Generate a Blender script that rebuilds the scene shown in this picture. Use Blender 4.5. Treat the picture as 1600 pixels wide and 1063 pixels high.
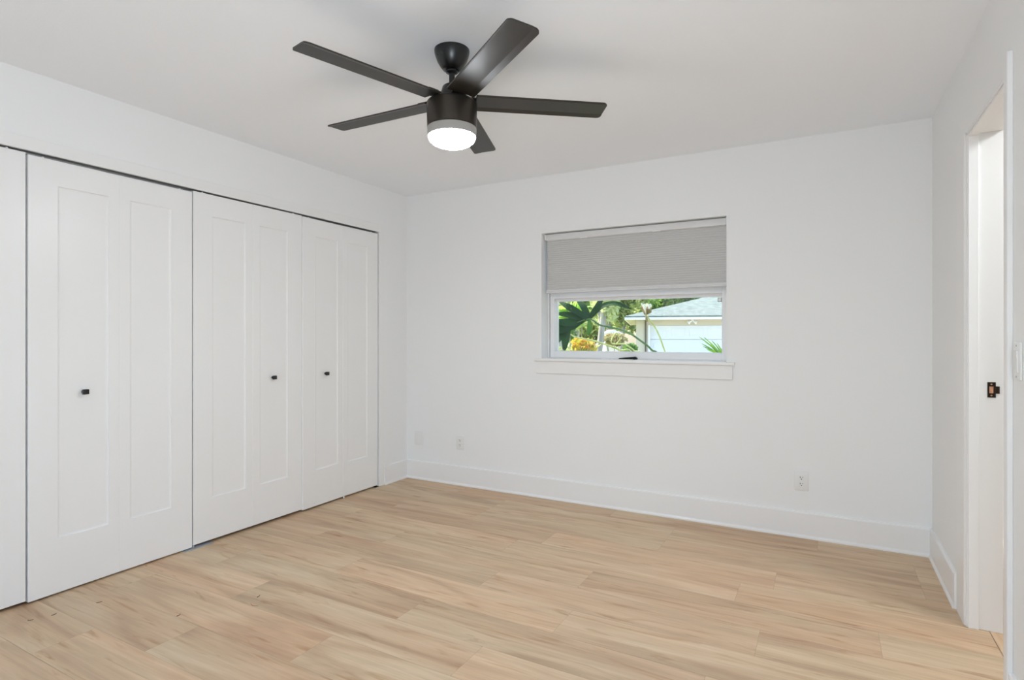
import bpy, bmesh, math, random
from mathutils import Vector, Matrix
random.seed(7)
PI = math.pi
for o in list(bpy.data.objects):
    bpy.data.objects.remove(o)
S = bpy.context.scene
C = S.collection

# ------------------------------------------------------------------ camera
FPX, CAM, YAW, HOR = 886.95, Vector((3.187, -3.886, 1.228)), 0.50378, 525.08
W, H, REAR = 3.71, 2.44, -7.0          # room: x 0..W, y REAR..0, z 0..H
FW = Vector((-math.sin(YAW), math.cos(YAW), 0)); RT = Vector((math.cos(YAW), math.sin(YAW), 0))
cd = bpy.data.cameras.new('camera'); cam = bpy.data.objects.new('camera', cd); C.objects.link(cam)
cam.location = CAM; cam.rotation_euler = (PI/2, 0, YAW)
cd.sensor_fit = 'HORIZONTAL'; cd.sensor_width = 36; cd.lens = FPX/1600*36
cd.shift_y = -(531.5-HOR)/1600; cd.clip_start = 0.02; cd.clip_end = 400
S.camera = cam

# ------------------------------------------------------------------ sky, sun, fill lights, exposure
S.view_settings.view_transform = 'Standard'; S.view_settings.look = 'None'
S.view_settings.gamma = 1; S.view_settings.use_curve_mapping = False
S.view_settings.exposure = 0.04
S.cycles.use_denoising = True
S.cycles.max_bounces = 12; S.cycles.diffuse_bounces = 8
S.cycles.sample_clamp_indirect = 8
wd = bpy.data.worlds.new('sky'); S.world = wd; wd.use_nodes = True
nt = wd.node_tree; bg = nt.nodes['Background']
sk = nt.nodes.new('ShaderNodeTexSky'); sk.sky_type = 'NISHITA'; sk.sun_disc = False
sk.sun_elevation = math.radians(50); sk.sun_rotation = math.radians(-80); sk.dust_density = 2.0
nt.links.new(sk.outputs[0], bg.inputs[0]); bg.inputs[1].default_value = 0.56

def light(name, kind, loc, energy, col=(1, 1, 1), rot=(0, 0, 0), **kw):
    d = bpy.data.lights.new(name, kind); d.energy = energy; d.color = col
    for k, v in kw.items(): setattr(d, k, v)
    o = bpy.data.objects.new(name, d); C.objects.link(o); o.location = loc; o.rotation_euler = rot
    return o
sun = light('sun', 'SUN', (0, 0, 20), 8.5, (1, .95, .86), angle=math.radians(.6))
sun.rotation_euler = Vector((.72, -.10, -.80)).to_track_quat('-Z', 'Y').to_euler()
# added fill light, set in an invented opening behind the camera
light('rear_fill', 'AREA', (2.25, REAR-.05, 0.85), 9, (.79, .895, 1.0), (math.radians(135), 0, math.radians(4)),
      shape='RECTANGLE', size=2.2, size_y=1.7)
# second added fill light, in an invented right wall opening, aimed up to brighten the ceiling
side = light('side_fill', 'AREA', (W+.04, -4.75, 1.0), 74, (.80, .90, 1.0), shape='RECTANGLE', size=1.2, size_y=1.0)
side.rotation_euler = Vector((-.12, .40, .91)).to_track_quat('-Z', 'Y').to_euler()
# light of the neighbouring hallway
light('hall_lamp', 'AREA', (4.5, -1.2, 2.40), 19, (.93, .97, 1.0), (0, 0, 0), shape='RECTANGLE', size=.5, size_y=.5)

# ------------------------------------------------------------------ helpers
def at(u, v, z):                    # photo pixel + distance -> a point in the garden
    return CAM + (FW + RT*((u-800)/FPX) + Vector((0, 0, 1))*((HOR-v)/FPX))*z

def mat(name, col, rough=.5, metal=0., spec=.5, bump=0., bscale=300., emis=None, estr=0.):
    m = bpy.data.materials.new(name); m.use_nodes = True
    n = m.node_tree.nodes; b = n['Principled BSDF']
    b.inputs['Base Color'].default_value = (*col, 1); b.inputs['Roughness'].default_value = rough
    b.inputs['Metallic'].default_value = metal; b.inputs['Specular IOR Level'].default_value = spec
    if emis: b.inputs['Emission Color'].default_value = (*emis, 1); b.inputs['Emission Strength'].default_value = estr
    if bump:
        tc = n.new('ShaderNodeTexCoord'); t = n.new('ShaderNodeTexNoise'); bp = n.new('ShaderNodeBump')
        t.inputs['Scale'].default_value = bscale; t.inputs['Detail'].default_value = 3
        bp.inputs['Strength'].default_value = bump; bp.inputs['Distance'].default_value = .002
        L = m.node_tree.links
        L.new(tc.outputs['Object'], t.inputs['Vector']); L.new(t.outputs[0], bp.inputs['Height']); L.new(bp.outputs[0], b.inputs['Normal'])
    return m

def noisy(name, c1, c2, scale, rough=.8, vec=(1, 1, 1), c3=None, trans=0.):
    m = mat(name, c1, rough); n = m.node_tree.nodes; L = m.node_tree.links; b = n['Principled BSDF']
    tc = n.new('ShaderNodeTexCoord'); mp = n.new('ShaderNodeMapping'); t = n.new('ShaderNodeTexNoise'); r = n.new('ShaderNodeValToRGB')
    mp.inputs['Scale'].default_value = vec; t.inputs['Scale'].default_value = scale; t.inputs['Detail'].default_value = 5
    r.color_ramp.elements[0].position = .3; r.color_ramp.elements[1].position = .7
    r.color_ramp.elements[0].color = (*c1, 1); r.color_ramp.elements[1].color = (*c2, 1)
    if c3:
        e = r.color_ramp.elements.new(.5); e.color = (*c3, 1)
    L.new(tc.outputs['Object'], mp.inputs[0]); L.new(mp.outputs[0], t.inputs['Vector']); L.new(t.outputs[0], r.inputs[0]); L.new(r.outputs[0], b.inputs['Base Color'])
    if trans:
        tr = n.new('ShaderNodeBsdfTranslucent'); mx = n.new('ShaderNodeMixShader'); mx.inputs[0].default_value = trans
        L.new(r.outputs[0], tr.inputs[0]); L.new(b.outputs[0], mx.inputs[1]); L.new(tr.outputs[0], mx.inputs[2])
        L.new(mx.outputs[0], n['Material Output'].inputs[0])
    return m

def world_of(o):
    m = Matrix.Translation(o.location) @ o.rotation_euler.to_matrix().to_4x4()
    return world_of(o.parent) @ m if o.parent else m
def obj(name, bm, m, parent=None, smooth=False, local=False):
    bmesh.ops.recalc_face_normals(bm, faces=bm.faces[:])
    me = bpy.data.meshes.new(name); bm.to_mesh(me); bm.free()
    o = bpy.data.objects.new(name, me); C.objects.link(o)
    me.materials.append(m)
    if smooth:
        for p in me.polygons: p.use_smooth = True
        me.set_sharp_from_angle(angle=math.radians(40))
    if parent is not None:
        o.parent = parent
        if not local:                              # mesh given in world coordinates
            o.matrix_parent_inverse = Matrix.Identity(4)
            me.transform(world_of(parent).inverted())
            me.update()
    return o
def tag(o, label, cat, group=None):
    o['label'] = label; o['category'] = cat
    if group: o['group'] = group
    return o
def thing(name, loc, label, cat, group=None, rz=0.):
    o = bpy.data.objects.new(name, None); C.objects.link(o); o.location = loc; o.rotation_euler = (0, 0, rz)
    o.empty_display_size = .1
    return tag(o, label, cat, group)
def centre(o):                                      # put a one-mesh object's origin at its own base
    vs = [v.co for v in o.data.vertices]
    lo = Vector([min(v[i] for v in vs) for i in range(3)]); hi = Vector([max(v[i] for v in vs) for i in range(3)])
    c = Vector(((lo.x+hi.x)/2, (lo.y+hi.y)/2, lo.z))
    o.data.transform(Matrix.Translation(-c)); o.location = c
    return o
def struct(name, bm, m, parent=None, smooth=False):
    o = obj(name, bm, m, parent, smooth)
    if parent is None: o['kind'] = 'structure'
    return o
def copy_tree(o, parent=None):
    c = o.copy(); C.objects.link(c); c.parent = parent
    for ch in list(o.children): copy_tree(ch, c)
    return c

def BM(): return bmesh.new()
def box(bm, a, b, bev=0., seg=2):
    lo = [min(a[i], b[i]) for i in range(3)]; hi = [max(a[i], b[i]) for i in range(3)]
    mtx = Matrix.Translation([(lo[i]+hi[i])/2 for i in range(3)]) @ Matrix.Diagonal([hi[i]-lo[i] for i in range(3)]+[1])
    r = bmesh.ops.create_cube(bm, size=1, matrix=mtx)
    if bev:
        es = list({e for v in r['verts'] for e in v.link_edges})
        bmesh.ops.bevel(bm, geom=es, offset=bev, segments=seg, profile=.5, affect='EDGES')
    return bm
def prism(bm, prof, fn, t0, t1):                    # closed 2-D profile swept from t0 to t1; fn(a, b, t) -> point
    A = [bm.verts.new(fn(a, b, t0)) for a, b in prof]; B = [bm.verts.new(fn(a, b, t1)) for a, b in prof]
    n = len(prof)
    for i in range(n): bm.faces.new((A[i], A[(i+1) % n], B[(i+1) % n], B[i]))
    bm.faces.new(A[::-1]); bm.faces.new(B)
    return bm
def lathe(bm, prof, n=40, mtx=None):                # prof: (r, z)
    mtx = mtx or Matrix.Identity(4); rings = []
    for r, z in prof:
        if r < 1e-6: rings.append([bm.verts.new(mtx @ Vector((0, 0, z)))])
        else: rings.append([bm.verts.new(mtx @ Vector((r*math.cos(2*PI*k/n), r*math.sin(2*PI*k/n), z))) for k in range(n)])
    for a, b in zip(rings, rings[1:]):
        for k in range(n):
            k2 = (k+1) % n
            if len(a) == 1 and len(b) == 1: continue
            if len(a) == 1: bm.faces.new((a[0], b[k], b[k2]))
            elif len(b) == 1: bm.faces.new((a[k], a[k2], b[0]))
            else: bm.faces.new((a[k], a[k2], b[k2], b[k]))
    for ring in (rings[0], rings[-1]):
        if len(ring) > 1: bm.faces.new(ring)
    return bm
def smooth_path(P, sub=6):
    P = [Vector(p) for p in P]; out = []
    for i in range(len(P)-1):
        p0, p1, p2, p3 = P[max(i-1, 0)], P[i], P[i+1], P[min(i+2, len(P)-1)]
        for s in range(sub):
            t = s/sub
            out.append(.5*((2*p1)+(p2-p0)*t+(2*p0-5*p1+4*p2-p3)*t*t+(3*p1-p0-3*p2+p3)*t**3))
    out.append(P[-1]); return out
def tube(bm, P, r0, r1=None, n=8, sub=6):
    P = smooth_path(P, sub) if sub > 1 else [Vector(p) for p in P]
    r1 = r0 if r1 is None else r1; rings = []
    for i, p in enumerate(P):
        d = (P[min(i+1, len(P)-1)]-P[max(i-1, 0)]).normalized()
        s = d.cross(Vector((0, 0, 1)))
        if s.length < 1e-3: s = Vector((1, 0, 0))
        s.normalize(); w = d.cross(s); r = r0+(r1-r0)*i/(len(P)-1)
        rings.append([bm.verts.new(p+(s*math.cos(2*PI*k/n)+w*math.sin(2*PI*k/n))*r) for k in range(n)])
    for a, b in zip(rings, rings[1:]):
        for k in range(n): bm.faces.new((a[k], a[(k+1) % n], b[(k+1) % n], b[k]))
    bm.faces.new(rings[0][::-1]); bm.faces.new(rings[-1])
    return bm
def ribbon(bm, P, w, up, fold=.25, sub=5, tip=.05, base=.4, thick=.002):
    """a leaf lobe: folded strip along P, wide in the middle, real thickness"""
    P = smooth_path(P, sub); n = len(P)-1; rows = []
    for i, p in enumerate(P):
        t = i/n; d = (P[min(i+1, n)]-P[max(i-1, 0)]).normalized()
        s = d.cross(up); s = s.normalized() if s.length > 1e-4 else Vector((1, 0, 0)); nn = s.cross(d).normalized()
        k = base+(1-base)*math.sin(min(t/.55, 1)*PI/2) if t < .55 else max(tip, math.cos((t-.55)/.45*PI/2)**.7)
        h = w*k
        rows.append([bm.verts.new(p+s*h+nn*h*fold), bm.verts.new(p), bm.verts.new(p-s*h+nn*h*fold),
                     bm.verts.new(p-s*h+nn*(h*fold-thick)), bm.verts.new(p-nn*thick), bm.verts.new(p+s*h+nn*(h*fold-thick))])
    for a, b in zip(rows, rows[1:]):
        for k in range(6): bm.faces.new((a[k], a[(k+1) % 6], b[(k+1) % 6], b[k]))
    bm.faces.new(rows[0][::-1]); bm.faces.new(rows[-1])
    return bm
def ring_frame(bm, x0, x1, z0, z1, w, y0, y1, bev=.002):   # rectangular frame in the x-z plane; w = (left, right, bottom, top)
    l, r, b, t = w
    box(bm, (x0, y0, z0), (x0+l, y1, z1), bev, 1); box(bm, (x1-r, y0, z0), (x1, y1, z1), bev, 1)
    box(bm, (x0+l-.001, y0+.0004, z0), (x1-r+.001, y1, z0+b), bev, 1); box(bm, (x0+l-.001, y0+.0004, z1-t), (x1-r+.001, y1, z1), bev, 1)
    return bm
def leaves(bm, centre_, rad, n, size, rng, shell=.55):
    for _ in range(n):
        d = Vector((rng.gauss(0, 1), rng.gauss(0, 1), rng.gauss(0, 1))).normalized()*(shell+(1-shell)*rng.random())
        p = Vector(centre_)+Vector((d.x*rad[0], d.y*rad[1], d.z*rad[2]))
        a = Vector((rng.gauss(0, 1), rng.gauss(0, 1), rng.gauss(0, .6))).normalized()
        b = a.cross(Vector((rng.gauss(0, 1), rng.gauss(0, 1), rng.gauss(0, 1)))).normalized()
        s = size*(.6+.8*rng.random())
        bm.faces.new([bm.verts.new(p-a*s), bm.verts.new(p+b*s*.45), bm.verts.new(p+a*s), bm.verts.new(p-b*s*.45)])
    return bm

# ------------------------------------------------------------------ materials
M_wall = mat('wall_paint', (.862, .868, .868), .55, bump=.08, bscale=220)
M_ceil = mat('ceiling_paint', (.915, .94, .975), .8, bump=.15, bscale=120)
M_trim = mat('trim_paint', (.86, .86, .855), .35)
M_door = mat('door_paint', (.87, .87, .865), .32)
M_vinyl = mat('window_vinyl', (.86, .86, .87), .3)
M_plate = mat('plate_plastic', (.82, .82, .81), .3)
M_black = mat('black_metal', (.008, .008, .008), .35)
M_slot = mat('slot_black', (.01, .01, .01), .6)
M_track = mat('track_steel', (.42, .42, .42), .4, metal=.8)
M_fan = mat('fan_bronze', (.055, .045, .036), .36, metal=.7)
M_blade = mat('fan_blade_finish', (.017, .013, .009), .40, spec=.6)
M_canopy = mat('fan_canopy_black', (.007, .007, .007), .3)
M_ring_glow = mat('ring_glow', (.22, .21, .195), .5, emis=(1, .97, .92), estr=.11)  # weak even emission put into the ring for the bowl's glow
M_glow = mat('lit_frosted_glass', (.9, .9, .88), .4, emis=(.92, .96, 1), estr=92)
M_shade = mat('shade_fabric', (.56, .56, .55), .9)
M_rail = mat('shade_rail', (.72, .72, .72), .4)
M_bronze = mat('strike_bronze', (.035, .02, .012), .35, metal=.6)
M_screw = mat('screw_brass', (.55, .42, .25), .35, metal=1)
M_raw = noisy('raw_wood', (.62, .26, .13), (.75, .42, .28), 60, .8)
M_closet = mat('closet_paint', (.5, .5, .49), .8)

def floor_mat(name, axis=0):
    m = mat(name, (.6, .45, .32), .46, spec=.32); n = m.node_tree.nodes; L = m.node_tree.links; b = n['Principled BSDF']
    tc = n.new('ShaderNodeTexCoord'); a = n.new('ShaderNodeAttribute'); a.attribute_name = 'plank'
    off = n.new('ShaderNodeVectorMath'); off.operation = 'MULTIPLY_ADD'
    cmb = n.new('ShaderNodeCombineXYZ')
    for i, k in enumerate((13.7, 7.3, 31.1)):
        q = n.new('ShaderNodeMath'); q.operation = 'MULTIPLY'; q.inputs[1].default_value = k
        L.new(a.outputs['Fac'], q.inputs[0]); L.new(q.outputs[0], cmb.inputs[i])
    off.inputs[1].default_value = (1, 1, 1)
    L.new(tc.outputs['Object'], off.inputs[0]); L.new(cmb.outputs[0], off.inputs[2])
    def noise(sc, detail, dist, vec):
        mp = n.new('ShaderNodeMapping'); mp.inputs['Scale'].default_value = vec if axis == 0 else (vec[1], vec[0], vec[2])
        t = n.new('ShaderNodeTexNoise'); t.inputs['Scale'].default_value = sc; t.inputs['Detail'].default_value = detail; t.inputs['Distortion'].default_value = dist
        L.new(off.outputs[0], mp.inputs[0]); L.new(mp.outputs[0], t.inputs['Vector']); return t.outputs[0]
    def ramp(src, stops):
        r = n.new('ShaderNodeValToRGB'); e = r.color_ramp.elements
        while len(e) < len(stops): e.new(.5)
        for el, (p, c) in zip(e, stops): el.position = p; el.color = (*c, 1)
        L.new(src, r.inputs[0]); return r.outputs[0]
    def mix(kind, fac, A, B):
        x = n.new('ShaderNodeMix'); x.data_type = 'RGBA'; x.blend_type = kind
        if hasattr(fac, 'is_linked'): L.new(fac, x.inputs[0])
        else: x.inputs[0].default_value = fac
        L.new(A, x.inputs[6]); L.new(B, x.inputs[7]); return x.outputs[2]
    broad = ramp(noise(1.0, 3, 1.3, (1.0, 6.5, 1)), [(.30, (.49, .35, .230)), (.48, (.60, .458, .302)), (.68, (.67, .54, .375))])
    tint = ramp(a.outputs['Fac'], [(0, (.93, .905, .895)), (.5, (1, .98, .965)), (1, (1.05, 1.035, 1.025))])
    col = mix('MULTIPLY', 1, broad, tint)
    fine = ramp(noise(1.0, 6, .8, (2.2, 60, 1)), [(.35, (.92, .91, .90)), (.6, (1.02, 1.02, 1.02))])
    col = mix('MULTIPLY', 1, col, fine)
    streak = ramp(noise(1.0, 4, 2.0, (1.8, 15, 1)), [(.57, (1, 1, 1)), (.68, (.84, .76, .69)), (.78, (.64, .54, .47))])
    col = mix('MULTIPLY', 1, col, streak)
    pink = ramp(noise(.8, 2, .2, (.8, 4, 1)), [(.40, (1, 1, 1)), (.65, (1.03, .94, .915))])
    col = mix('MULTIPLY', 1, col, pink)
    seam = n.new('ShaderNodeMath'); seam.operation = 'LESS_THAN'; seam.inputs[1].default_value = -.5
    L.new(a.outputs['Fac'], seam.inputs[0])
    dk = n.new('ShaderNodeRGB'); dk.outputs[0].default_value = (.36, .26, .18, 1)
    col = mix('MIX', seam.outputs[0], col, dk.outputs[0])
    L.new(col, b.inputs['Base Color'])
    bp = n.new('ShaderNodeBump'); bp.inputs['Strength'].default_value = .06; bp.inputs['Distance'].default_value = .001
    L.new(fine, bp.inputs['Height']); L.new(bp.outputs[0], b.inputs['Normal'])
    return m
M_floor = floor_mat('oak_plank_floor'); M_floor_hall = floor_mat('oak_plank_hall', 1)

def glass_mat():
    m = bpy.data.materials.new('window_glass'); m.use_nodes = True; n = m.node_tree.nodes; L = m.node_tree.links
    n.remove(n['Principled BSDF'])
    tr = n.new('ShaderNodeBsdfTransparent'); gl = n.new('ShaderNodeBsdfGlossy'); gl.inputs['Roughness'].default_value = .01
    fr = n.new('ShaderNodeFresnel'); fr.inputs[0].default_value = 1.35; mx = n.new('ShaderNodeMixShader')
    tr.inputs[0].default_value = (.97, .985, .98, 1)
    L.new(fr.outputs[0], mx.inputs[0]); L.new(tr.outputs[0], mx.inputs[1]); L.new(gl.outputs[0], mx.inputs[2])
    L.new(mx.outputs[0], n['Material Output'].inputs[0]); return m
M_glass = glass_mat()

# ------------------------------------------------------------------ room shell
def plank_floor(name, m, x0, x1, y0, y1, rowh, yoff, joints, length, rng, along_x=True, z=0.):
    bm = BM(); at_ = bm.faces.layers.float.new('plank'); g = .0005
    def quad(xa, xb, ya, yb, zz, val):
        c = [(xa, ya), (xb, ya), (xb, yb), (xa, yb)]
        if not along_x: c = [(b_, a_) for a_, b_ in c]
        f = bm.faces.new([bm.verts.new((p[0], p[1], zz)) for p in c]); f[at_] = val
    if along_x: u0, u1, v0, v1 = x0, x1, y0, y1
    else: u0, u1, v0, v1 = y0, y1, x0, x1
    quad(u0, u1+.004, v0, v1, z-.0012, -1.)
    k = math.floor((v0-yoff)/rowh)
    while yoff+k*rowh < v1:
        a_, b_ = max(v0, yoff+k*rowh), min(v1, yoff+(k+1)*rowh)
        j = joints.get(k, rng.uniform(0, length)); xs = j-math.ceil((j-u0)/length)*length
        while xs < u1:
            p, q = max(u0, xs), min(u1, xs+length)
            if q-p > .002 and b_-a_ > .002: quad(p+g, q-g, a_+g, b_-g, z, rng.random())
            xs += length
        k += 1
    me = bpy.data.meshes.new(name); bm.to_mesh(me); bm.free(); o = bpy.data.objects.new(name, me); C.objects.link(o)
    me.materials.append(m); o['kind'] = 'structure'; return o
# rows counted from y = -0.645 with a width of 0.222; end joints as laid in the room
plank_floor('floor', M_floor, -.62, 3.784, REAR, 0, .222, -.645,
            {-1: 2.968, -2: 2.82, -3: 2.13, -4: 1.70, -5: .95, -6: .31, -7: 2.003, -8: 1.42, -9: .87, -10: .505, 0: 2.35, 1: 1.1, 2: 1.9},
            1.25, random.Random(11))
plank_floor('floor_hall', M_floor_hall, 3.787, 5.3, -3.2, .6, .222, 3.787, {}, 1.25, random.Random(5), along_x=False)

bm = BM(); box(bm, (-.72, REAR-.2, H), (5.4, .7, H+.12)); struct('ceiling', bm, M_ceil)

DY0, DY1, DZ = -3.458, -.354, 2.076        # closet opening
bm = BM()
box(bm, (-.1, DY1, 0), (0, .2, H)); box(bm, (-.1, DY0, DZ), (0, DY1, H)); box(bm, (-.1, REAR-.2, 0), (0, DY0, H))
struct('wall_left', bm, M_wall)
bm = BM()
box(bm, (-.72, REAR-.2, 0), (-.62, .2, H)); box(bm, (-.62, -.2, 0), (-.1, -.1, H)); box(bm, (-.62, DY0-.2, 0), (-.1, DY0-.1, H))
struct('wall_closet', bm, M_closet)

WX0, WX1, WZ0, WZ1 = 1.301, 2.629, 1.038, 2.007   # window opening
bm = BM()
box(bm, (0, 0, 0), (WX0, .22, H)); box(bm, (WX1, 0, 0), (W+.12, .22, H))
box(bm, (WX0, 0, 0), (WX1, .22, WZ0)); box(bm, (WX0, 0, WZ1), (WX1, .22, H))
struct('wall_back', bm, M_wall)

OY0, OY1, OZ = -1.515, -.851, 2.088        # doorway opening in the right wall
bm = BM()
box(bm, (W, OY1, 0), (W+.12, 0, H)); box(bm, (W, OY0, OZ), (W+.12, OY1, H)); box(bm, (W, -4.1, 0), (W+.12, OY0, H))
box(bm, (W, REAR-.2, 0), (W+.12, -5.4, H)); box(bm, (W, -5.4, 0), (W+.12, -4.1, .55)); box(bm, (W, -5.4, 2.05), (W+.12, -4.1, H))  # gap behind the camera is added for the side fill light
struct('wall_right', bm, M_wall)
bm = BM()                                  # unseen wall behind the camera, set back and opened for the fill light
box(bm, (0, REAR-.15, 2.2), (W, REAR, H)); box(bm, (0, REAR-.15, 0), (.35, REAR, 2.2)); box(bm, (3.35, REAR-.15, 0), (W, REAR, 2.2))
box(bm, (.35, REAR-.15, 0), (3.35, REAR, .1))
struct('wall_rear', bm, M_wall)
bm = BM()                                  # hallway beyond the doorway
box(bm, (5.3, -3.3, 0), (5.4, .7, H)); box(bm, (W+.12, .6, 0), (5.3, .7, H)); box(bm, (W+.12, -3.3, 0), (5.3, -3.2, H))
struct('wall_hall', bm, M_wall)

BP = [(0, 0), (.021, 0), (.021, .008), (.0145, .019), (.014, .024), (.014, .150), (.0115, .156), (.008, .158), (0, .158)]
bm = BM(); prism(bm, BP, lambda a, b, t: (t, -a, b), 0, W); struct('baseboard_back', bm, M_trim)
bm = BM(); prism(bm, BP, lambda a, b, t: (a, t, b), -.294, 0); struct('baseboard_left', bm, M_trim)
bm = BM(); prism(bm, BP, lambda a, b, t: (W-a, t, b), -.69, 0); struct('baseboard_right', bm, M_trim)
bm = BM(); prism(bm, BP, lambda a, b, t: (W-a, t, b), REAR, -1.546); struct('baseboard_right', bm, M_trim)

# closet casing: a thin flat board round the opening
bm = BM()
box(bm, (0, DY1, 0), (.006, DY1+.06, DZ+.062), .002, 1); box(bm, (0, DY0, DZ), (.0055, DY1, DZ+.062), .002, 1)
struct('trim_1', bm, M_trim)
# flat casing of the doorway with a rounded outer arris, far side
bm = BM(); r_ = .012
prof = [(0, -.69), (-.006, -.69), (-.006, OY1-.004), (-.004, OY1+.0), (0, OY1+.002)]
prism(bm, [(-.000, -.69), (-.005, -.69), (-.007, -.70), (-.007, OY1+.012), (-.004, OY1+.003), (0, OY1)],
      lambda a, b, t: (W+a, b, t), 0, OZ)
struct('trim_2', bm, M_trim)
# casing of the doorway, near side: a plain board running up past the head
bm = BM(); box(bm, (W-.016, -1.545, 0), (W, -1.502, 2.135), .003, 2); struct('trim_3', bm, M_trim)

# doorway: jambs, head, stop, strike plate
d1 = thing('door_1', (W+.06, (OY0+OY1)/2, 0), 'white door opening without a leaf in the right hand wall', 'doorway')
d1['kind'] = 'structure'
for k in ('label', 'category'): del d1[k]
bm = BM(); box(bm, (W, OY1-.012, 0), (W+.12, OY1, OZ), .001, 1); obj('jamb', bm, M_trim, d1)
bm = BM(); box(bm, (W, OY0, 0), (W+.12, OY0+.012, OZ), .001, 1); obj('jamb', bm, M_trim, d1)
bm = BM(); box(bm, (W, OY0, OZ-.012), (W+.12, OY1, OZ), .001, 1); obj('head_jamb', bm, M_trim, d1)
bm = BM(); box(bm, (W+.004, OY1-.022, 0), (W+.040, OY1-.012, OZ-.012), .002, 2)
obj('door_stop', bm, M_trim, d1)
bm = BM(); box(bm, (W+.004, OY0+.012, OZ-.022), (W+.040, OY1-.022, OZ-.012), .002, 2); obj('door_stop', bm, M_trim, d1)
sy = OY1-.012
bm = BM(); zc = 1.004
for a, b in (((3.779, zc-.032), (3.785, zc+.032)), ((3.799, zc-.032), (3.806, zc+.032)), ((3.784, zc-.032), (3.800, zc-.014)), ((3.784, zc+.014), (3.800, zc+.032))):
    box(bm, (a[0], sy-.002, a[1]), (b[0], sy, b[1]))
box(bm, (3.805, sy-.002, zc-.015), (3.818, sy, zc+.015)); box(bm, (3.815, sy-.004, zc-.015), (3.818, sy, zc+.015))
sp = obj('strike_plate', bm, M_bronze, d1); sp['label'] = 'dark bronze strike plate on the jamb'
bm = BM(); box(bm, (3.7855, sy-.0006, zc-.0135), (3.7988, sy+.0001, zc+.0135)); obj('latch_mortise', bm, M_raw, sp)
for dz in (-.023, .023):
    bm = BM(); lathe(bm, [(0, 0), (.0035, 0), (.0025, .0012), (0, .0014)], 14, Matrix.Translation((3.792, sy-.0018, zc+dz)) @ Matrix.Rotation(PI/2, 4, 'X'))
    obj('screw', bm, M_screw, sp)

# ------------------------------------------------------------------ closet: bifold doors, track, floor brackets
TH = .032
def leaf_bm(w, z0, z1, left, right):
    """one door leaf in local coordinates: y 0..w, front at x = 0, thickness TH behind; recessed flat panel with a sloped sticking"""
    bm = BM(); b, s = .010, .006
    pz0, pz1 = .268, 1.938
    def rect(y0, y1, za, zb, x): return [bm.verts.new((x, y0, za)), bm.verts.new((x, y1, za)), bm.verts.new((x, y1, zb)), bm.verts.new((x, y0, zb))]
    e = .0015
    B = rect(0, w, z0, z1, -TH); F0 = rect(0, w, z0, z1, -e); F = rect(e, w-e, z0+e, z1-e, 0)
    I = rect(left, w-right, pz0, pz1, 0); I1 = rect(left+.003, w-right-.003, pz0+.003, pz1-.003, -s*.75); P = rect(left+b, w-right-b, pz0+b, pz1-b, -s)
    bm.faces.new(B[::-1])
    for a, c in ((B, F0), (F0, F), (F, I), (I, I1), (I1, P)):
        for i in range(4): bm.faces.new((a[i], a[(i+1) % 4], c[(i+1) % 4], c[i]))
    bm.faces.new(P); return bm
def knob_bm():
    """square black knob on a short round stem, sticking out along +x"""
    bm = BM(); R = Matrix.Rotation(PI/2, 4, 'Y')
    lathe(bm, [(0, -.002), (.0085, -.002), (.0085, .0015), (.0055, .003), (.0055, .013), (0, .013)], 20, R)
    box(bm, (.011, -.0125, -.0125), (.029, .0125, .0125), .0025, 2); return bm
def bifold(y0, y1, dz, label, knob, swing=0.):
    """pair of leaves folding at the middle; swing pushes the first edge a little into the room"""
    t = thing('bifold_door', (-.004, y0, 0), label, 'closet door', 'white bifold closet doors')
    w = (y1-y0)/2; z0, z1 = .017+dz, 2.0655+dz
    a = math.atan2(swing, w)
    A = obj('door_leaf', leaf_bm(w-.0022, z0, z1, .115, .052), M_door, t, local=True); A.location = (swing, .0035, 0); A.rotation_euler = (0, 0, a)
    B = obj('door_leaf', leaf_bm(w-.0045, z0, z1, .050, .120), M_door, t, local=True); B.location = (0, w+.0012, 0)
    for lf, yy in ((A, .06), (B, w-.07)):
        bm = BM(); lathe(bm, [(0, z1), (.005, z1), (.005, z1+.007), (0, z1+.007)], 12, Matrix.Translation((-.012, yy, 0))); obj('pivot_pin', bm, M_plate, lf, local=True)
    if knob is not None:
        lf, yy = (A, knob) if knob < w else (B, knob-w)
        k = obj('knob', knob_bm(), M_black, lf, True, local=True); k.location = (0, yy, .954); k['label'] = 'square black knob'
    return t
bifold(-3.458, -2.686, 0, 'white bifold closet door cut off by the left edge of the photo', None)
bifold(-2.686, -1.909, -.008, 'white bifold closet door whose leaves look widest, second from the left edge', .222, .006)
bifold(-1.909, -1.126, .001, 'white bifold closet door in the middle, its black knob on the right leaf', .54)
bifold(-1.1315, -.3595, -.005, 'white bifold closet door farthest from the camera, beside the room corner', .208, .008)
bm = BM()
for y0, y1 in ((DY0+.005, DY1-.004),):
    box(bm, (-.046, y0, 2.0752), (-.006, y1, 2.0758)); box(bm, (-.046, y0, 2.068), (-.0445, y1, 2.0758))
tag(obj('closet_track', bm, M_track), 'grey steel door track under the head of the closet opening', 'track')
tag(centre(obj('floor_bracket', box(box(BM(), (-.034, -1.965, 0), (.014, -1.79, .0022), .0006, 1), (-.018, -1.905, .002), (-.012, -1.895, .015)), mat('bracket_zinc', (.45, .47, .5), .5, metal=.3))),
    'flat grey steel floor bracket under the gap between second and middle closet doors', 'bracket', 'closet floor brackets')
tag(centre(obj('floor_bracket', box(box(BM(), (-.034, -.40, 0), (.003, -.358, .0022), .0006, 1), (-.020, -.372, .002), (-.012, -.364, .014)), M_slot)),
    'small dark floor bracket at the closet corner nearest the back wall', 'bracket', 'closet floor brackets')
bm = BM(); lathe(bm, [(.004, .001), (.0055, .003), (.0055, .018), (.003, .020)], 12, Matrix.Translation((.002, -.742, 0)))
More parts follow.
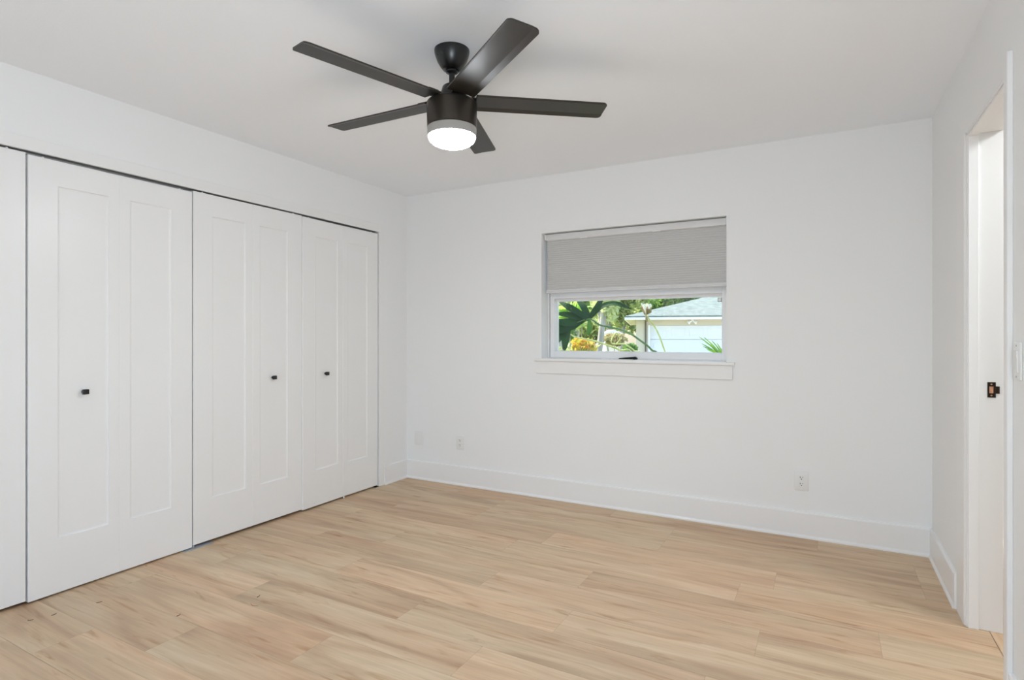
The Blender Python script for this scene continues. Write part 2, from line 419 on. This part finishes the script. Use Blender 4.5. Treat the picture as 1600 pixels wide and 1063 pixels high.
tag(centre(obj('door_guide', bm, M_plate)), 'tiny white guide pin under the fold of the farthest closet door', 'guide pin')

# ------------------------------------------------------------------ window in the back wall
w1 = bpy.data.objects.new('window_1', None); C.objects.link(w1); w1.location = ((WX0+WX1)/2, .1, WZ0); w1['kind'] = 'structure'
bm = BM()
box(bm, (1.250, -.028, 1.038), (2.681, .10, 1.0585), .003, 2); obj('stool', bm, M_trim, w1)
bm = BM(); box(bm, (1.262, -.013, .945), (2.667, 0, 1.0375), .002, 2); obj('apron', bm, M_trim, w1)
bm = BM()
ring_frame(bm, WX0, WX1, 1.0585, WZ1, (.008, .010, .004, .03), .118, .20)      # outer thin jamb
ring_frame(bm, 1.3125, 2.6155, 1.0625, 1.98, (.0355, .0335, .046, .03), .130, .19)  # main frame
box(bm, (1.347, .1305, 1.516), (2.583, .19, 1.60), .003, 1)                     # meeting rail
box(bm, (WX0, .16, 1.0585), (1.32, .20, 1.99)); box(bm, (2.61, .16, 1.0585), (WX1, .20, 1.99))
obj('window_frame', bm, M_vinyl, w1)
bm = BM(); ring_frame(bm, 1.336, 2.596, 1.095, 1.530, (.016, .0225, .0175, .0355), .180, .210, .003); obj('sash', bm, M_vinyl, w1)
bm = BM(); box(bm, (1.345, .193, 1.105), (2.58, .197, 1.50)); obj('pane', bm, M_glass, w1)
bm = BM(); box(bm, (1.345, .172, 1.595), (2.587, .176, 1.955)); obj('pane', bm, M_glass, w1)
# folding crank handle lying on the bottom rail
bm = BM()
prof = [(1.877, 1.0655, .006), (1.884, 1.068, .009), (1.92, 1.0725, .013), (1.97, 1.077, .016), (1.998, 1.0785, .017), (2.008, 1.074, .016), (2.013, 1.068, .012)]
rings = []
for x, zt, hw in prof:
    zb = 1.060; zm = (zt+zb)/2; hz = (zt-zb)/2
    rings.append([bm.verts.new((x, .100+hw*math.cos(2*PI*k/12), zm+hz*math.sin(2*PI*k/12))) for k in range(12)])
for a, b in zip(rings, rings[1:]):
    for k in range(12): bm.faces.new((a[k], a[(k+1) % 12], b[(k+1) % 12], b[k]))
bm.faces.new(rings[0]); bm.faces.new(rings[-1])
lathe(bm, [(.014, 0), (.014, .016), (.010, .020), (0, .020)], 16, Matrix.Translation((1.992, .108, 1.0585)))
hn = obj('crank_handle', bm, M_black, w1, True); hn['label'] = 'black folding crank handle'
# small square mark in the upper right corner of the glass
bm = BM(); ring_frame(bm, 2.546, 2.572, 1.460, 1.489, (.003, .003, .003, .003), .1905, .1925, .0004)
stk = obj('glass_mark', bm, mat('mark_grey', (.18, .2, .2), .6), w1); stk['label'] = 'small square mark on the glass corner'
bm = BM(); box(bm, (2.549, .1912, 1.463), (2.569, .1925, 1.486)); obj('mark_face', bm, M_plate, stk)

# cellular shade, lowered over the upper half
sh = thing('cellular_shade', (1.966, .06, 1.555), 'light grey pleated cellular shade half lowered in the window recess', 'window shade')
bm = BM(); box(bm, (1.318, .034, 1.953), (2.621, .088, 2.0005), .004, 2); obj('headrail', bm, M_rail, sh, True)
bm = BM(); prof = []; z = 1.953; n = 0
front, back = [], []
while z > 1.5785:
    front.append((.050 if n % 2 == 0 else .0528, z)); back.append((.084 if n % 2 == 0 else .0812, z)); z -= .0078; n += 1
prism(bm, front+back[::-1], lambda a, b, t: (t, a, b), 1.3265, 2.6215); obj('pleated_fabric', bm, M_shade, sh)
bm = BM()
prism(bm, [(.046, 1.5785), (.041, 1.573), (.041, 1.567), (.044, 1.5655), (.0405, 1.563), (.0385, 1.557), (.042, 1.5535), (.086, 1.5535), (.088, 1.5785)],
      lambda a, b, t: (t, a, b), 1.322, 2.6245); obj('bottom_rail', bm, M_rail, sh)
for x in (1.625, 2.165):
    bm = BM(); box(bm, (x-.028, .031, 1.951), (x+.028, .06, 1.957), .002, 1); obj('mounting_clip', bm, M_plate, sh)
bm = BM(); box(bm, (1.306, .036, 1.958), (1.319, .086, 2.003), .003, 1); obj('end_cap', bm, M_plate, sh)
bm = BM(); box(bm, (2.6205, .036, 1.958), (2.6275, .086, 2.003), .002, 1); obj('end_cap', bm, M_plate, sh)

# ------------------------------------------------------------------ wall plates
def outlet(x, z, label):
    t = thing('wall_outlet', (x, 0, z), label, 'outlet', 'duplex wall outlets')
    bm = BM(); box(bm, (x-.0375, -.006, z-.059), (x+.0375, 0, z+.059), .003, 3); obj('cover_plate', bm, M_plate, t, True)
    bm = BM(); box(bm, (x-.0165, -.0085, z-.0335), (x+.0165, -.004, z+.0335), .0012, 2); rc = obj('receptacle', bm, M_plate, t)
    for dz in (.019, -.019):
        bm = BM()
        box(bm, (x-.0085, -.0088, z+dz-.001), (x-.0055, -.008, z+dz+.008)); box(bm, (x+.0055, -.0088, z+dz), (x+.0082, -.008, z+dz+.007))
        lathe(bm, [(0, 0), (.003, 0), (.003, .0008), (0, .0008)], 14, Matrix.Translation((x, -.008, z+dz-.0075)) @ Matrix.Rotation(PI/2, 4, 'X'))
        obj('plug_slots', bm, M_slot, rc)
    return t
outlet(.5605, .349, 'white duplex outlet on the back wall beside the blank plate, near the left corner')
outlet(3.062, .3435, 'white duplex outlet on the back wall below and right of the window')
t = thing('blank_wall_plate', (.135, 0, .353), 'blank white cover plate on the back wall, closest to the left corner', 'wall plate')
bm = BM(); box(bm, (.135-.045, -.006, .353-.0615), (.135+.045, 0, .353+.0615), .003, 3); obj('cover_plate', bm, M_plate, t, True)
for dz in (-.043, .043):
    bm = BM(); lathe(bm, [(0, 0), (.004, 0), (.003, .0012), (0, .0015)], 14, Matrix.Translation((.135, -.0058, .353+dz)) @ Matrix.Rotation(PI/2, 4, 'X')); obj('screw', bm, M_plate, t, True)
t = thing('light_switch', (W, -1.602, 1.150), 'white rocker light switch beside the near doorway casing', 'light switch')
bm = BM(); box(bm, (W-.006, -1.640, 1.150-.0585), (W, -1.564, 1.150+.0585), .0025, 3); obj('cover_plate', bm, M_plate, t, True)
bm = BM(); prism(bm, [(-.0045, -.0335), (-.0075, -.0335), (-.0105, .0325), (-.0045, .0335)], lambda a, b, q: (W+a, q, 1.150+b), -1.6185, -1.5855); obj('rocker', bm, M_plate, t)
for dz in (-.048, .048):
    bm = BM(); lathe(bm, [(0, 0), (.0035, 0), (.0028, .001), (0, .0012)], 12, Matrix.Translation((W-.0058, -1.602, 1.150+dz)) @ Matrix.Rotation(-PI/2, 4, 'Y')); obj('screw', bm, M_track, t, True)

# ------------------------------------------------------------------ ceiling fan
FX, FY = 1.800, -1.898
fan = thing('ceiling_fan', (FX, FY, H), 'dark bronze five-blade ceiling fan with lit frosted bowl, hung from the ceiling', 'ceiling fan')
T = Matrix.Translation((FX, FY, 0))
bm = BM(); lathe(bm, [(.030, 2.356), (.0385, 2.358), (.050, 2.372), (.062, 2.392), (.0705, 2.415), (.0745, 2.432), (.0745, 2.44)], 48, T); cn = obj('canopy', bm, M_canopy, fan, True)
for a in (-1.15, -.75):
    p = Vector((FX+.066*math.cos(a-.9), FY+.066*math.sin(a-.9), 2.405))
    bm = BM(); bmesh.ops.create_icosphere(bm, subdivisions=2, radius=.0032, matrix=Matrix.Translation(p)); obj('canopy_screw', bm, M_black, cn, True)
bm = BM(); lathe(bm, [(.0205, 2.357), (.026, 2.352), (.026, 2.346), (.018, 2.341), (.0125, 2.340)], 32, T); obj('hanger_ball', bm, M_canopy, fan, True)
bm = BM(); lathe(bm, [(.0125, 2.25), (.0125, 2.352)], 24, T); obj('downrod', bm, M_canopy, fan, True)
bm = BM(); lathe(bm, [(.058, 2.213), (.056, 2.225), (.046, 2.262), (.040, 2.284), (.033, 2.290), (.014, 2.292)], 40, T); obj('yoke_cover', bm, M_canopy, fan, True)
bm = BM(); lathe(bm, [(.050, 2.2225), (.098, 2.2205), (.1055, 2.214), (.107, 2.206), (.1045, 2.1125), (.1025, 2.1105), (.090, 2.1105)], 64, T); mh = obj('motor_housing', bm, M_fan, fan, True)
bm = BM(); lathe(bm, [(.092, 2.1135), (.1032, 2.1085), (.1045, 2.1065), (.1030, 2.0745), (.1005, 2.0725), (.088, 2.0745)], 64, T); lk = obj('light_ring', bm, M_ring_glow, fan, True); lk['label'] = 'pale band given a faint glow above the lit bowl'
bm = BM(); lathe(bm, [(.0985, 2.0775), (.1003, 2.0735), (.1000, 2.068), (.095, 2.057), (.084, 2.047), (.066, 2.0385), (.042, 2.0325), (.018, 2.030), (0, 2.0295)], 64, T)
bw = obj('light_bowl', bm, M_glow, lk, True); bw['label'] = 'lit frosted white glass bowl'
R0, R1, BW, PIT = .100, .668, .118, -.09
def blade_bm():
    """along +x; leading facet on the +y side"""
    bm = BM(); th = .0055
    # cross-section (y, z of the underside); a facet turns up towards +y
    ys = [-BW/2, -BW/2+.004, BW/2-.026, BW/2]
    zs = [.0015, 0, 0, -.005]
    def zat(y):
        for k in range(3):
            if y <= ys[k+1]+1e-9: return zs[k]+(zs[k+1]-zs[k])*(y-ys[k])/(ys[k+1]-ys[k])
        return zs[-1]
    def out(x):                                # half-widths cut by the rounded tip corners
        r = .018; d = R1-x
        return r-math.sqrt(max(r*r-(r-d)**2, 0)) if d < r else 0
    xs = [R0, R0+.02]+[R0+.02+(R1-.018-R0-.02)*k/8 for k in range(1, 9)]+[R1-.018+.018*math.sin(a) for a in (.35, .7, 1.0, 1.25, 1.4, PI/2)]
    lo, hi = [], []
    for x in xs:
        c = out(x); la, lb = [], []
        for y, z in zip(ys, zs):
            yy = y*(BW/2-c)/(BW/2); z = zat(yy); la.append(bm.verts.new((x, yy, z))); lb.append(bm.verts.new((x, yy, z+th)))
        lo.append(la); hi.append(lb)
    for i in range(len(xs)-1):
        for k in range(3):
            bm.faces.new((lo[i][k], lo[i+1][k], lo[i+1][k+1], lo[i][k+1])); bm.faces.new((hi[i][k], hi[i][k+1], hi[i+1][k+1], hi[i+1][k]))
        bm.faces.new((lo[i][0], hi[i][0], hi[i+1][0], lo[i+1][0])); bm.faces.new((lo[i][3], lo[i+1][3], hi[i+1][3], hi[i][3]))
    for r in (0, len(xs)-1):
        for k in range(3): bm.faces.new((lo[r][k], lo[r][k+1], hi[r][k+1], hi[r][k]))
    bmesh.ops.remove_doubles(bm, verts=bm.verts[:], dist=.00005)
    return bm
def arm_bm():
    bm = BM(); box(bm, (.055, -.030, .004), (.108, .030, .011), .002, 1); box(bm, (.100, -.042, .0056), (.150, .042, .0105), .002, 1); return bm
b0 = obj('blade', blade_bm(), M_blade, fan, local=True); a0 = obj('blade_arm', arm_bm(), M_canopy, b0, local=True)
for k in range(5):
    b = b0
    if k:
        b = b0.copy(); C.objects.link(b); b.parent = fan
        a = a0.copy(); C.objects.link(a); a.parent = b
    b.location = (0, 0, 2.2225-H)
    b.rotation_euler = (Matrix.Rotation(4.42+k*2*PI/5, 3, 'Z') @ Matrix.Rotation(PIT, 3, 'X')).to_euler()

# ------------------------------------------------------------------ lint on the floor
M_lint = mat('lint_dark', (.10, .06, .05), .9); M_lintr = mat('lint_red', (.42, .16, .12), .9)
rng = random.Random(3)
spots = [((47, 970), 0), ((85, 961), 0), ((155, 942), 0), ((280, 962), 0), ((405, 932), 0), ((228, 885), 1), ((395, 947), 1)]
LT = ['dark curl of lint on the floor closest to the lower left corner', 'dark curl of lint on the floor, second from the left',
      'dark curl of lint lying just right of the gap left of the second closet door', 'dark curl of lint on the floor below the second closet door',
      'dark curl of lint out on the floor, farthest from the closet doors', 'tiny reddish speck of lint under the second closet door',
      'long reddish thread of lint beside the outermost dark curl']
for i, ((u, v), red) in enumerate(spots):
    d = FW+RT*((u-800)/FPX)+Vector((0, 0, 1))*((HOR-v)/FPX); p = CAM+d*(-CAM.z/d.z)
    a = rng.uniform(0, PI); L_ = (.022 if i != 6 else .05)*(.4 if i == 5 else 1)
    pts = [p+Vector((math.cos(a+q*.7)*L_*q, math.sin(a+q*.7)*L_*q, .0016)) for q in (-.5, -.2, .15, .5)]
    tag(centre(obj('lint_thread', tube(BM(), pts, .0012, .0009, 6, 4), M_lintr if red else M_lint)), LT[i], 'lint', 'lint on the floor')

# ------------------------------------------------------------------ garden outside
M_lawn = noisy('lawn', (.10, .14, .04), (.24, .28, .11), 3, .95)
GZ = -.6
bm = BM(); box(bm, (-70, .6, GZ-.2), (50, 90, GZ)); struct('ground', bm, M_lawn)

bm = BM()
prism(bm, [tuple((CAM+RT*a+FW*b).to_tuple()[:2]) for a, b in ((4.6, 6.5), (12.5, 5.0), (12.5, 21.0), (4.9, 22.4))], lambda a, b, t: (a, b, t), GZ+.001, GZ+.03)
struct('added_driveway', bm, noisy('concrete', (.50, .49, .46), (.60, .58, .55), 2, .9))  # unseen slab, added to cut green lawn bounce onto the garage door

# neighbour's house, front parallel to the picture, 22 m away
hs = thing('neighbour_house', (CAM+RT*4.39+FW*22).to_tuple()[:2]+(GZ,), 'pale single-storey house with hipped grey shingle roof and white garage door', 'house', rz=YAW-.225)
HW, HD, EZ = 15., 12., 1.92-GZ              # width, depth, eave height above its ground
M_hwall = mat('house_stucco', (.62, .57, .45), .9); M_hroof = noisy('roof_shingle', (.12, .155, .135), (.21, .25, .225), 5, .95)
M_white = mat('house_white', (.80, .82, .82), .6); M_hdoor = mat('garage_door_paint', (.74, .78, .80), .6); M_fasc = mat('fascia_cream', (.85, .84, .74), .6)
def hobj(n, bm, m): return obj(n, bm, m, hs, local=True)
bm = BM(); box(bm, (.405, .6, 0), (.95, HD-.6, EZ-.061)); box(bm, (.95, .6, EZ-.27), (6.6, HD-.6, EZ-.061)); box(bm, (6.6, .6, 0), (HW-.5, HD-.6, EZ-.061)); box(bm, (.95, .9, 0), (6.6, HD-.6, EZ-.061))
hobj('house_wall', bm, M_hwall)
bm = BM(); gz = EZ-.27
for k in range(4):
    z0 = k*gz/4
    box(bm, (.95, .70, z0+.005), (6.6, .76, z0+gz/4-.005), .008, 1)
    for j in range(8): box(bm, (1.08+j*.68, .695, z0+.12), (1.08+j*.68+.52, .71, z0+gz/4-.12), .006, 1)
hobj('garage_door', bm, M_hdoor)
bm = BM()
s, dm = .275, 6.0
A = [(0, 0, EZ+.02), (HW, 0, EZ+.02), (HW, HD, EZ+.02), (0, HD, EZ+.02)]; Rg = [(dm, dm, EZ+.02+s*dm), (HW-dm, HD-dm, EZ+.02+s*dm)]
def slab(pts, t=.06):
    top = [bm.verts.new((x, y, z+t)) for x, y, z in pts]; bot = [bm.verts.new(p) for p in pts]
    bm.faces.new(top); bm.faces.new(bot[::-1]); n = len(pts)
    for i in range(n): bm.faces.new((top[i], top[(i+1) % n], bot[(i+1) % n], bot[i]))
slab([A[0], A[1], Rg[1], Rg[0]]); slab([A[1], A[2], Rg[1]]); slab([A[2], A[3], Rg[0], Rg[1]]); slab([A[3], A[0], Rg[0]])
hobj('roof', bm, M_hroof)
bm = BM(); box(bm, (-.02, -.03, EZ-.07), (HW+.02, .0, EZ+.02)); box(bm, (-.03, -.02, EZ-.07), (0, HD, EZ+.02)); hobj('fascia', bm, M_fasc)
bm = BM(); box(bm, (0, 0, EZ-.06), (HW, HD, EZ-.03)); hobj('soffit', bm, M_hwall)
bm = BM(); box(bm, (.745, .53, 0), (.80, .595, EZ-.061), .01, 1); dp = hobj('downspout', bm, mat('downspout_brown', (.10, .09, .07), .6))
bm = BM(); box(bm, (.86, .57, 0), (.95, .60, EZ-.27)); hobj('door_trim', bm, M_white)
fl = tag(bpy.data.objects.new('flood_light', None), 'white twin flood light under the eave of the pale house', 'light'); C.objects.link(fl)
fl.rotation_euler = (0, 0, hs.rotation_euler.z); fl.location = hs.location+hs.rotation_euler.to_matrix() @ Vector((2.52, .38, EZ-.062))
bm = BM(); lathe(bm, [(.05, 0), (.05, -.03), (.02, -.05)], 16); obj('mount', bm, M_white, fl, True, local=True)
for sx in (-1, 1):
    bm = BM(); lathe(bm, [(.02, 0), (.03, .06), (.07, .14), (.07, .16)], 16, Matrix.Translation((sx*.02, 0, -.05)) @ Matrix.Rotation(sx*2.1, 4, 'Y')); obj('lamp_head', bm, M_white, fl, True, local=True)

M_bark = noisy('bark_grey', (.26, .23, .19), (.52, .48, .42), 6, .95, (1, 1, .25))
M_leafA = noisy('foliage_olive', (.22, .30, .06), (.55, .60, .20), .8, .8, trans=.35)
M_leafB = noisy('foliage_green', (.08, .20, .04), (.28, .42, .10), .8, .8, trans=.35)
M_leafC = noisy('foliage_pale', (.42, .50, .18), (.80, .82, .46), .8, .8, trans=.35)
def tree(u, vtop, vbot, wid, z, m, label, name='tree', n=2600, lean=0, trunk=.2, size=.16):
    p = at(u, HOR, z); top = at(u, vtop, z).z; low = at(u, vbot, z).z
    base = Vector((p.x, p.y, GZ)); r = wid/2/FPX*z; rng = random.Random(int(u*7+z))
    t = thing(name, base, label, 'tree', 'trees beyond the window')
    P = [base-RT*lean, base-RT*lean*.5+Vector((0, 0, (low-GZ)*.5)), Vector((p.x, p.y, low)), Vector((p.x, p.y, (low+top)/2))]
    bm = BM(); tube(bm, P, trunk, trunk*.5, 10)
    for k in range(5):
        a = rng.uniform(0, 2*PI); q = Vector((math.cos(a)*r*.6, math.sin(a)*r*.6, (top-low)*rng.uniform(.3, .7)))
        tube(bm, [P[2]-Vector((0, 0, .3)), P[2]+q*.5+Vector((0, 0, .1)), P[2]+q], trunk*.4, trunk*.12, 6)
    obj('trunk', bm, M_bark, t)
    bm = BM(); cz = (top+low)/2; hz = (top-low)/2
    for k in range(9):
        c = Vector((p.x, p.y, cz))+Vector((rng.uniform(-.6, .6)*r, rng.uniform(-.6, .6)*r, rng.uniform(-.55, .55)*hz))
        leaves(bm, c, (r*.5, r*.5, hz*.55), n//9, size, rng, .35)
    obj('crown', bm, m, t)
    return t
tree(941, 420, 506, 60, 13, M_leafC, 'slim grey-trunked tree seen through the middle of the window glass', trunk=.10, lean=.25, n=700, size=.11)
tree(972, 430, 522, 50, 36, M_leafA, 'olive leafy tree at the left end of the pale house', n=3000)
tree(1048, 430, 500, 80, 42, M_leafB, 'dark green tree standing behind the roof of the pale house', n=3400, size=.26)
tree(1012, 425, 500, 60, 47, M_leafC, 'yellow-green tree far behind the left eave of the pale house', n=3000, size=.26)
tree(1105, 425, 490, 70, 52, M_leafA, 'olive tree beyond the ridge of the pale house', n=3000, size=.3)
tree(950, 425, 512, 70, 44, M_leafC, 'pale yellow-green tree left of the olive tree', n=2600, size=.22)
tree(900, 430, 512, 60, 30, M_leafB, 'green tree behind the big dark leaf at the left of the glass', n=1800, size=.2)
tree(872, 440, 530, 40, 18, M_leafC, 'pale bushy tree at the far left of the window glass', n=1500, size=.14)
M_shed = mat('shed_white', (.85, .84, .86), .8)
sd = thing('garden_shed', at(958, HOR, 33).to_tuple()[:2]+(GZ,), 'low white shed between the grey trunk and the pale house', 'shed', rz=YAW)
bm = BM(); box(bm, (-.45, 0, 0), (.55, 1.6, 1.95)); obj('shed_wall', bm, M_shed, sd, local=True)
bm = BM(); prism(bm, [(-.55, 1.95), (.05, 2.2), (.65, 1.95)], lambda a, b, q: (a, q, b), -.1, 1.7); obj('shed_roof', bm, M_shed, sd, local=True)
def shrub(u, v, z, wid, hei, m, label, n=500, size=.05, name='shrub'):
    p = at(u, v, z); rng = random.Random(int(u)); r = wid/2/FPX*z; hh = hei/FPX*z
    t = thing(name, (p.x, p.y, GZ), label, 'shrub', 'shrubs outside the window')
    bm = BM()
    for k in range(6):
        a = k*PI/3+rng.random(); tube(bm, [(p.x, p.y, GZ), (p.x+math.cos(a)*r*.3, p.y+math.sin(a)*r*.3, (GZ+p.z)/2), (p.x+math.cos(a)*r*.7, p.y+math.sin(a)*r*.7, p.z)], .012*z/7, .004*z/7, 5)
    obj('stem', bm, M_bark, t)
    bm = BM(); leaves(bm, p, (r, r, hh/2), n, size, rng, .2)
    obj('foliage', bm, m, t)
shrub(912, 541, 6.2, 42, 26, noisy('croton_leaf', (.20, .40, .05), (.80, .30, .05), 14, .6, c3=(.75, .62, .12), trans=.3), 'orange and yellow croton shrub low in the left of the glass', 260, .045)
shrub(960, 531, 20, 40, 20, noisy('hedge_brown', (.20, .22, .06), (.62, .52, .26), 3, .8, trans=.3), 'brownish hedge in front of the white shed', 900, .09)
shrub(895, 552, 9, 60, 34, M_leafC, 'pale green shrub behind the croton', 500, .06)
shrub(985, 548, 12, 24, 22, M_leafB, 'low green shrub at the corner of the pale house', 300, .07)

shrub(905, 512, 58, 150, 56, M_leafA, 'olive hedge far away behind the trees at the left of the glass', 5000, .28, 'hedge')
shrub(880, 520, 24, 44, 40, M_leafB, 'green bush far behind the dark split leaf', 1200, .10)
shrub(893, 492, 6.6, 52, 44, noisy('leaf_backlit', (.22, .46, .05), (.62, .80, .22), 9, .6, trans=.45), 'added bright shrub for backlit leaf parts behind the big dark leaf', 150, .075)  # added shrub; backlit leaf patches painted in as bright green
# big split-leaf plant close to the glass
M_leafD = noisy('leaf_shaded', (.006, .050, .012), (.018, .105, .022), 8, .75, trans=.30)  # shade on the backlit leaf painted in as dark green
M_leafE = noisy('leaf_lit', (.05, .20, .03), (.16, .34, .06), 10, .45, trans=.4)  # lit lobes of the same leaf, light painted in as brighter green
M_rib = mat('leaf_rib', (.12, .26, .06), .5); M_stem = noisy('stem_yellow', (.42, .50, .14), (.70, .72, .34), 20, .5); M_stemd = noisy('stem_green', (.04, .12, .05), (.20, .32, .10), 6, .5, (1, 1, 1))
ph = thing('split_leaf_plant', (1.9, 1.15, GZ), 'large dark split-leaf plant outside, filling the left of the window glass', 'plant')
def cp(x, y, z=5.0): return at(865+x/11.81, 465+y/11.81, z)
UP = (-FW+Vector((0, 0, .55))+RT*.2).normalized()
bm = BM()
LB = [([(640, 395, 5.0), (560, 350, 4.98), (400, 250, 4.95), (230, 150, 4.96), (110, 70, 5.02)], .028),
      ([(640, 395, 5.0), (600, 280, 5.03), (530, 150, 5.06), (430, 40, 5.12)], .026),
      ([(650, 390, 5.0), (720, 290, 5.05), (800, 180, 5.08), (870, 60, 5.12), (890, -20, 5.16)], .020),
      ([(660, 385, 5.0), (760, 280, 5.02), (900, 160, 4.98), (1100, 110, 4.94), (1280, 150, 4.92), (1430, 215, 4.93)], .019),
      ([(560, 410, 5.0), (420, 370, 4.96), (250, 320, 4.93), (60, 300, 4.93)], .026),
      ([(520, 420, 5.0), (400, 450, 4.95), (230, 470, 4.90), (0, 430, 4.88)], .034),
      ([(430, 450, 4.98), (300, 510, 4.93), (120, 560, 4.88), (-60, 640, 4.87)], .046),
      ([(300, 500, 4.96), (240, 620, 4.92), (215, 780, 4.90), (200, 990, 4.92)], .030),
      ([(240, 540, 4.95), (130, 640, 4.90), (60, 760, 4.88), (20, 860, 4.9)], .034)]
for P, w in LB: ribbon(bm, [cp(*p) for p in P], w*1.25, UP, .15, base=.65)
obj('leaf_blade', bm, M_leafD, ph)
bm = BM()
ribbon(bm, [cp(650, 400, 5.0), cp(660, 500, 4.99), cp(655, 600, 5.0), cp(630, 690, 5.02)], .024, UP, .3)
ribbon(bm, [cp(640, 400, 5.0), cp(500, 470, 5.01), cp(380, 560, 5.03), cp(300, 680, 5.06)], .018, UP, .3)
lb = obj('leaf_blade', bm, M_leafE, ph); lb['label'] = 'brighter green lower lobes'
bm = BM(); tube(bm, [cp(650, 396, 4.985), cp(520, 430, 4.97), cp(350, 500, 4.94), (cp(200, 580, 4.91)), cp(80, 650, 4.88)], .0042, .0025, 8); obj('midrib', bm, M_rib, ph)
bm = BM(); tube(bm, [cp(650, 392, 4.99), cp(740, 430, 4.98), cp(850, 505, 4.96), cp(1050, 550, 4.95), cp(1200, 580, 4.95), cp(1400, 660, 4.95), cp(1580, 780, 4.95), cp(1800, 960, 4.97), cp(1950, 1250, 5.0), Vector((1.92, 1.12, .1)), Vector((1.9, 1.15, GZ))], .0065, .010, 8); obj('petiole', bm, M_stemd, ph)
bm = BM(); tube(bm, [cp(310, 675, 5.1), cp(390, 725, 5.1), cp(560, 765, 5.1), cp(740, 800, 5.1), cp(960, 870, 5.1), cp(1240, 975, 5.1), cp(1500, 1120, 5.1), Vector((1.9, 1.2, .3)), Vector((1.91, 1.17, GZ))], .006, .010, 8); ob = obj('petiole', bm, M_stem, ph); ob['label'] = 'yellow-green leaf stalk'
bm = BM(); tube(bm, [cp(1080, 850, 5.2), cp(1180, 860, 5.2), cp(1310, 860, 5.2), cp(1400, 915, 5.2), cp(1490, 985, 5.2), cp(1700, 1200, 5.2), Vector((1.93, 1.24, .2)), Vector((1.92, 1.18, GZ))], .0055, .009, 8)
tube(bm, [cp(1080, 850, 5.2), cp(1060, 810, 5.2), cp(1110, 700, 5.18), cp(1160, 655, 5.18), cp(1205, 720, 5.2), cp(1215, 780, 5.21), cp(1160, 850, 5.22)], .0055, .004, 8); ob = obj('petiole', bm, M_stem, ph); ob['label'] = 'dry curled leaf stalk'

# withered flower stalk
fs = thing('withered_flower', (1.9, 1.75, GZ), 'withered cream flower head on a bent stalk before the pale house', 'flower')
def cq(x, y, z=5.6): return at(990+x/10.63, 460+y/10.63, z)
bm = BM(); tube(bm, [cq(205, 330), cq(270, 430), cq(350, 540), cq(430, 700), cq(490, 870), cq(530, 1000), cq(560, 1300), Vector((1.93, 1.75, .2)), Vector((1.9, 1.75, GZ))], .0065, .010, 8); obj('stalk', bm, M_stem, fs)
bm = BM(); rng = random.Random(4)
for a in range(11):
    x = 150+a*13; sw = rng.uniform(-25, 25); yt = 150+rng.uniform(0, 45); d = rng.uniform(-.05, .05)
    ribbon(bm, [cq(205, 320), cq(x*.6+85, 250, 5.6+d), cq(x, 195, 5.6+d), cq(x+sw, yt, 5.6+d), cq(x+sw*1.6, yt+rng.uniform(20, 60), 5.6+d)], rng.uniform(.007, .012), UP, .4, base=.5)
obj('petal', bm, noisy('petal_dry', (.75, .72, .60), (.95, .93, .85), 20, .8), fs)
bm = BM()
for a in range(4):
    x = 215+a*18; ribbon(bm, [cq(205, 340), cq(x+6, 300, 5.56), cq(x+10, 250, 5.55), cq(x+14, 205, 5.57)], .011, UP, .3)
ribbon(bm, [cq(205, 360), cq(215, 420, 5.58), cq(225, 460, 5.58)], .014, UP, .3); ribbon(bm, [cq(195, 350), cq(150, 250, 5.62), cq(145, 200, 5.62)], .012, UP, .3)
o = obj('dried_bract', bm, noisy('bract_brown', (.22, .15, .06), (.45, .36, .18), 15, .8), fs); o['label'] = 'brown dried bract'

# bright fern-like plant, lower right of the glass
fp = thing('spiky_plant', at(1134, 560, 5.6).to_tuple()[:2]+(GZ,), 'bright green spiky plant in the lower right corner of the glass', 'plant')
bm = BM(); base = at(1134, 566, 5.6)
tips = [(1092, 526), (1097, 530), (1100, 527), (1096, 537), (1104, 546), (1112, 532), (1098, 541), (1120, 536), (1135, 528), (1118, 549), (1110, 538), (1128, 531)]
for i, (u, v) in enumerate(tips):
    tp = at(u, v, 5.6+rng.uniform(-.15, .15)); md = base.lerp(tp, .55)+Vector((0, 0, .018)); ribbon(bm, [base, base.lerp(tp, .3)+Vector((0, 0, .012)), md, tp], .0095, UP, .35, base=.5)
obj('foliage', bm, noisy('fern_leaf', (.16, .40, .04), (.55, .75, .14), 12, .5, trans=.4), fp)
bm = BM(); tube(bm, [Vector((fp.location.x, fp.location.y, GZ)), base-Vector((0, 0, .4)), base], .012, .008, 8); obj('stem', bm, M_stemd, fp)
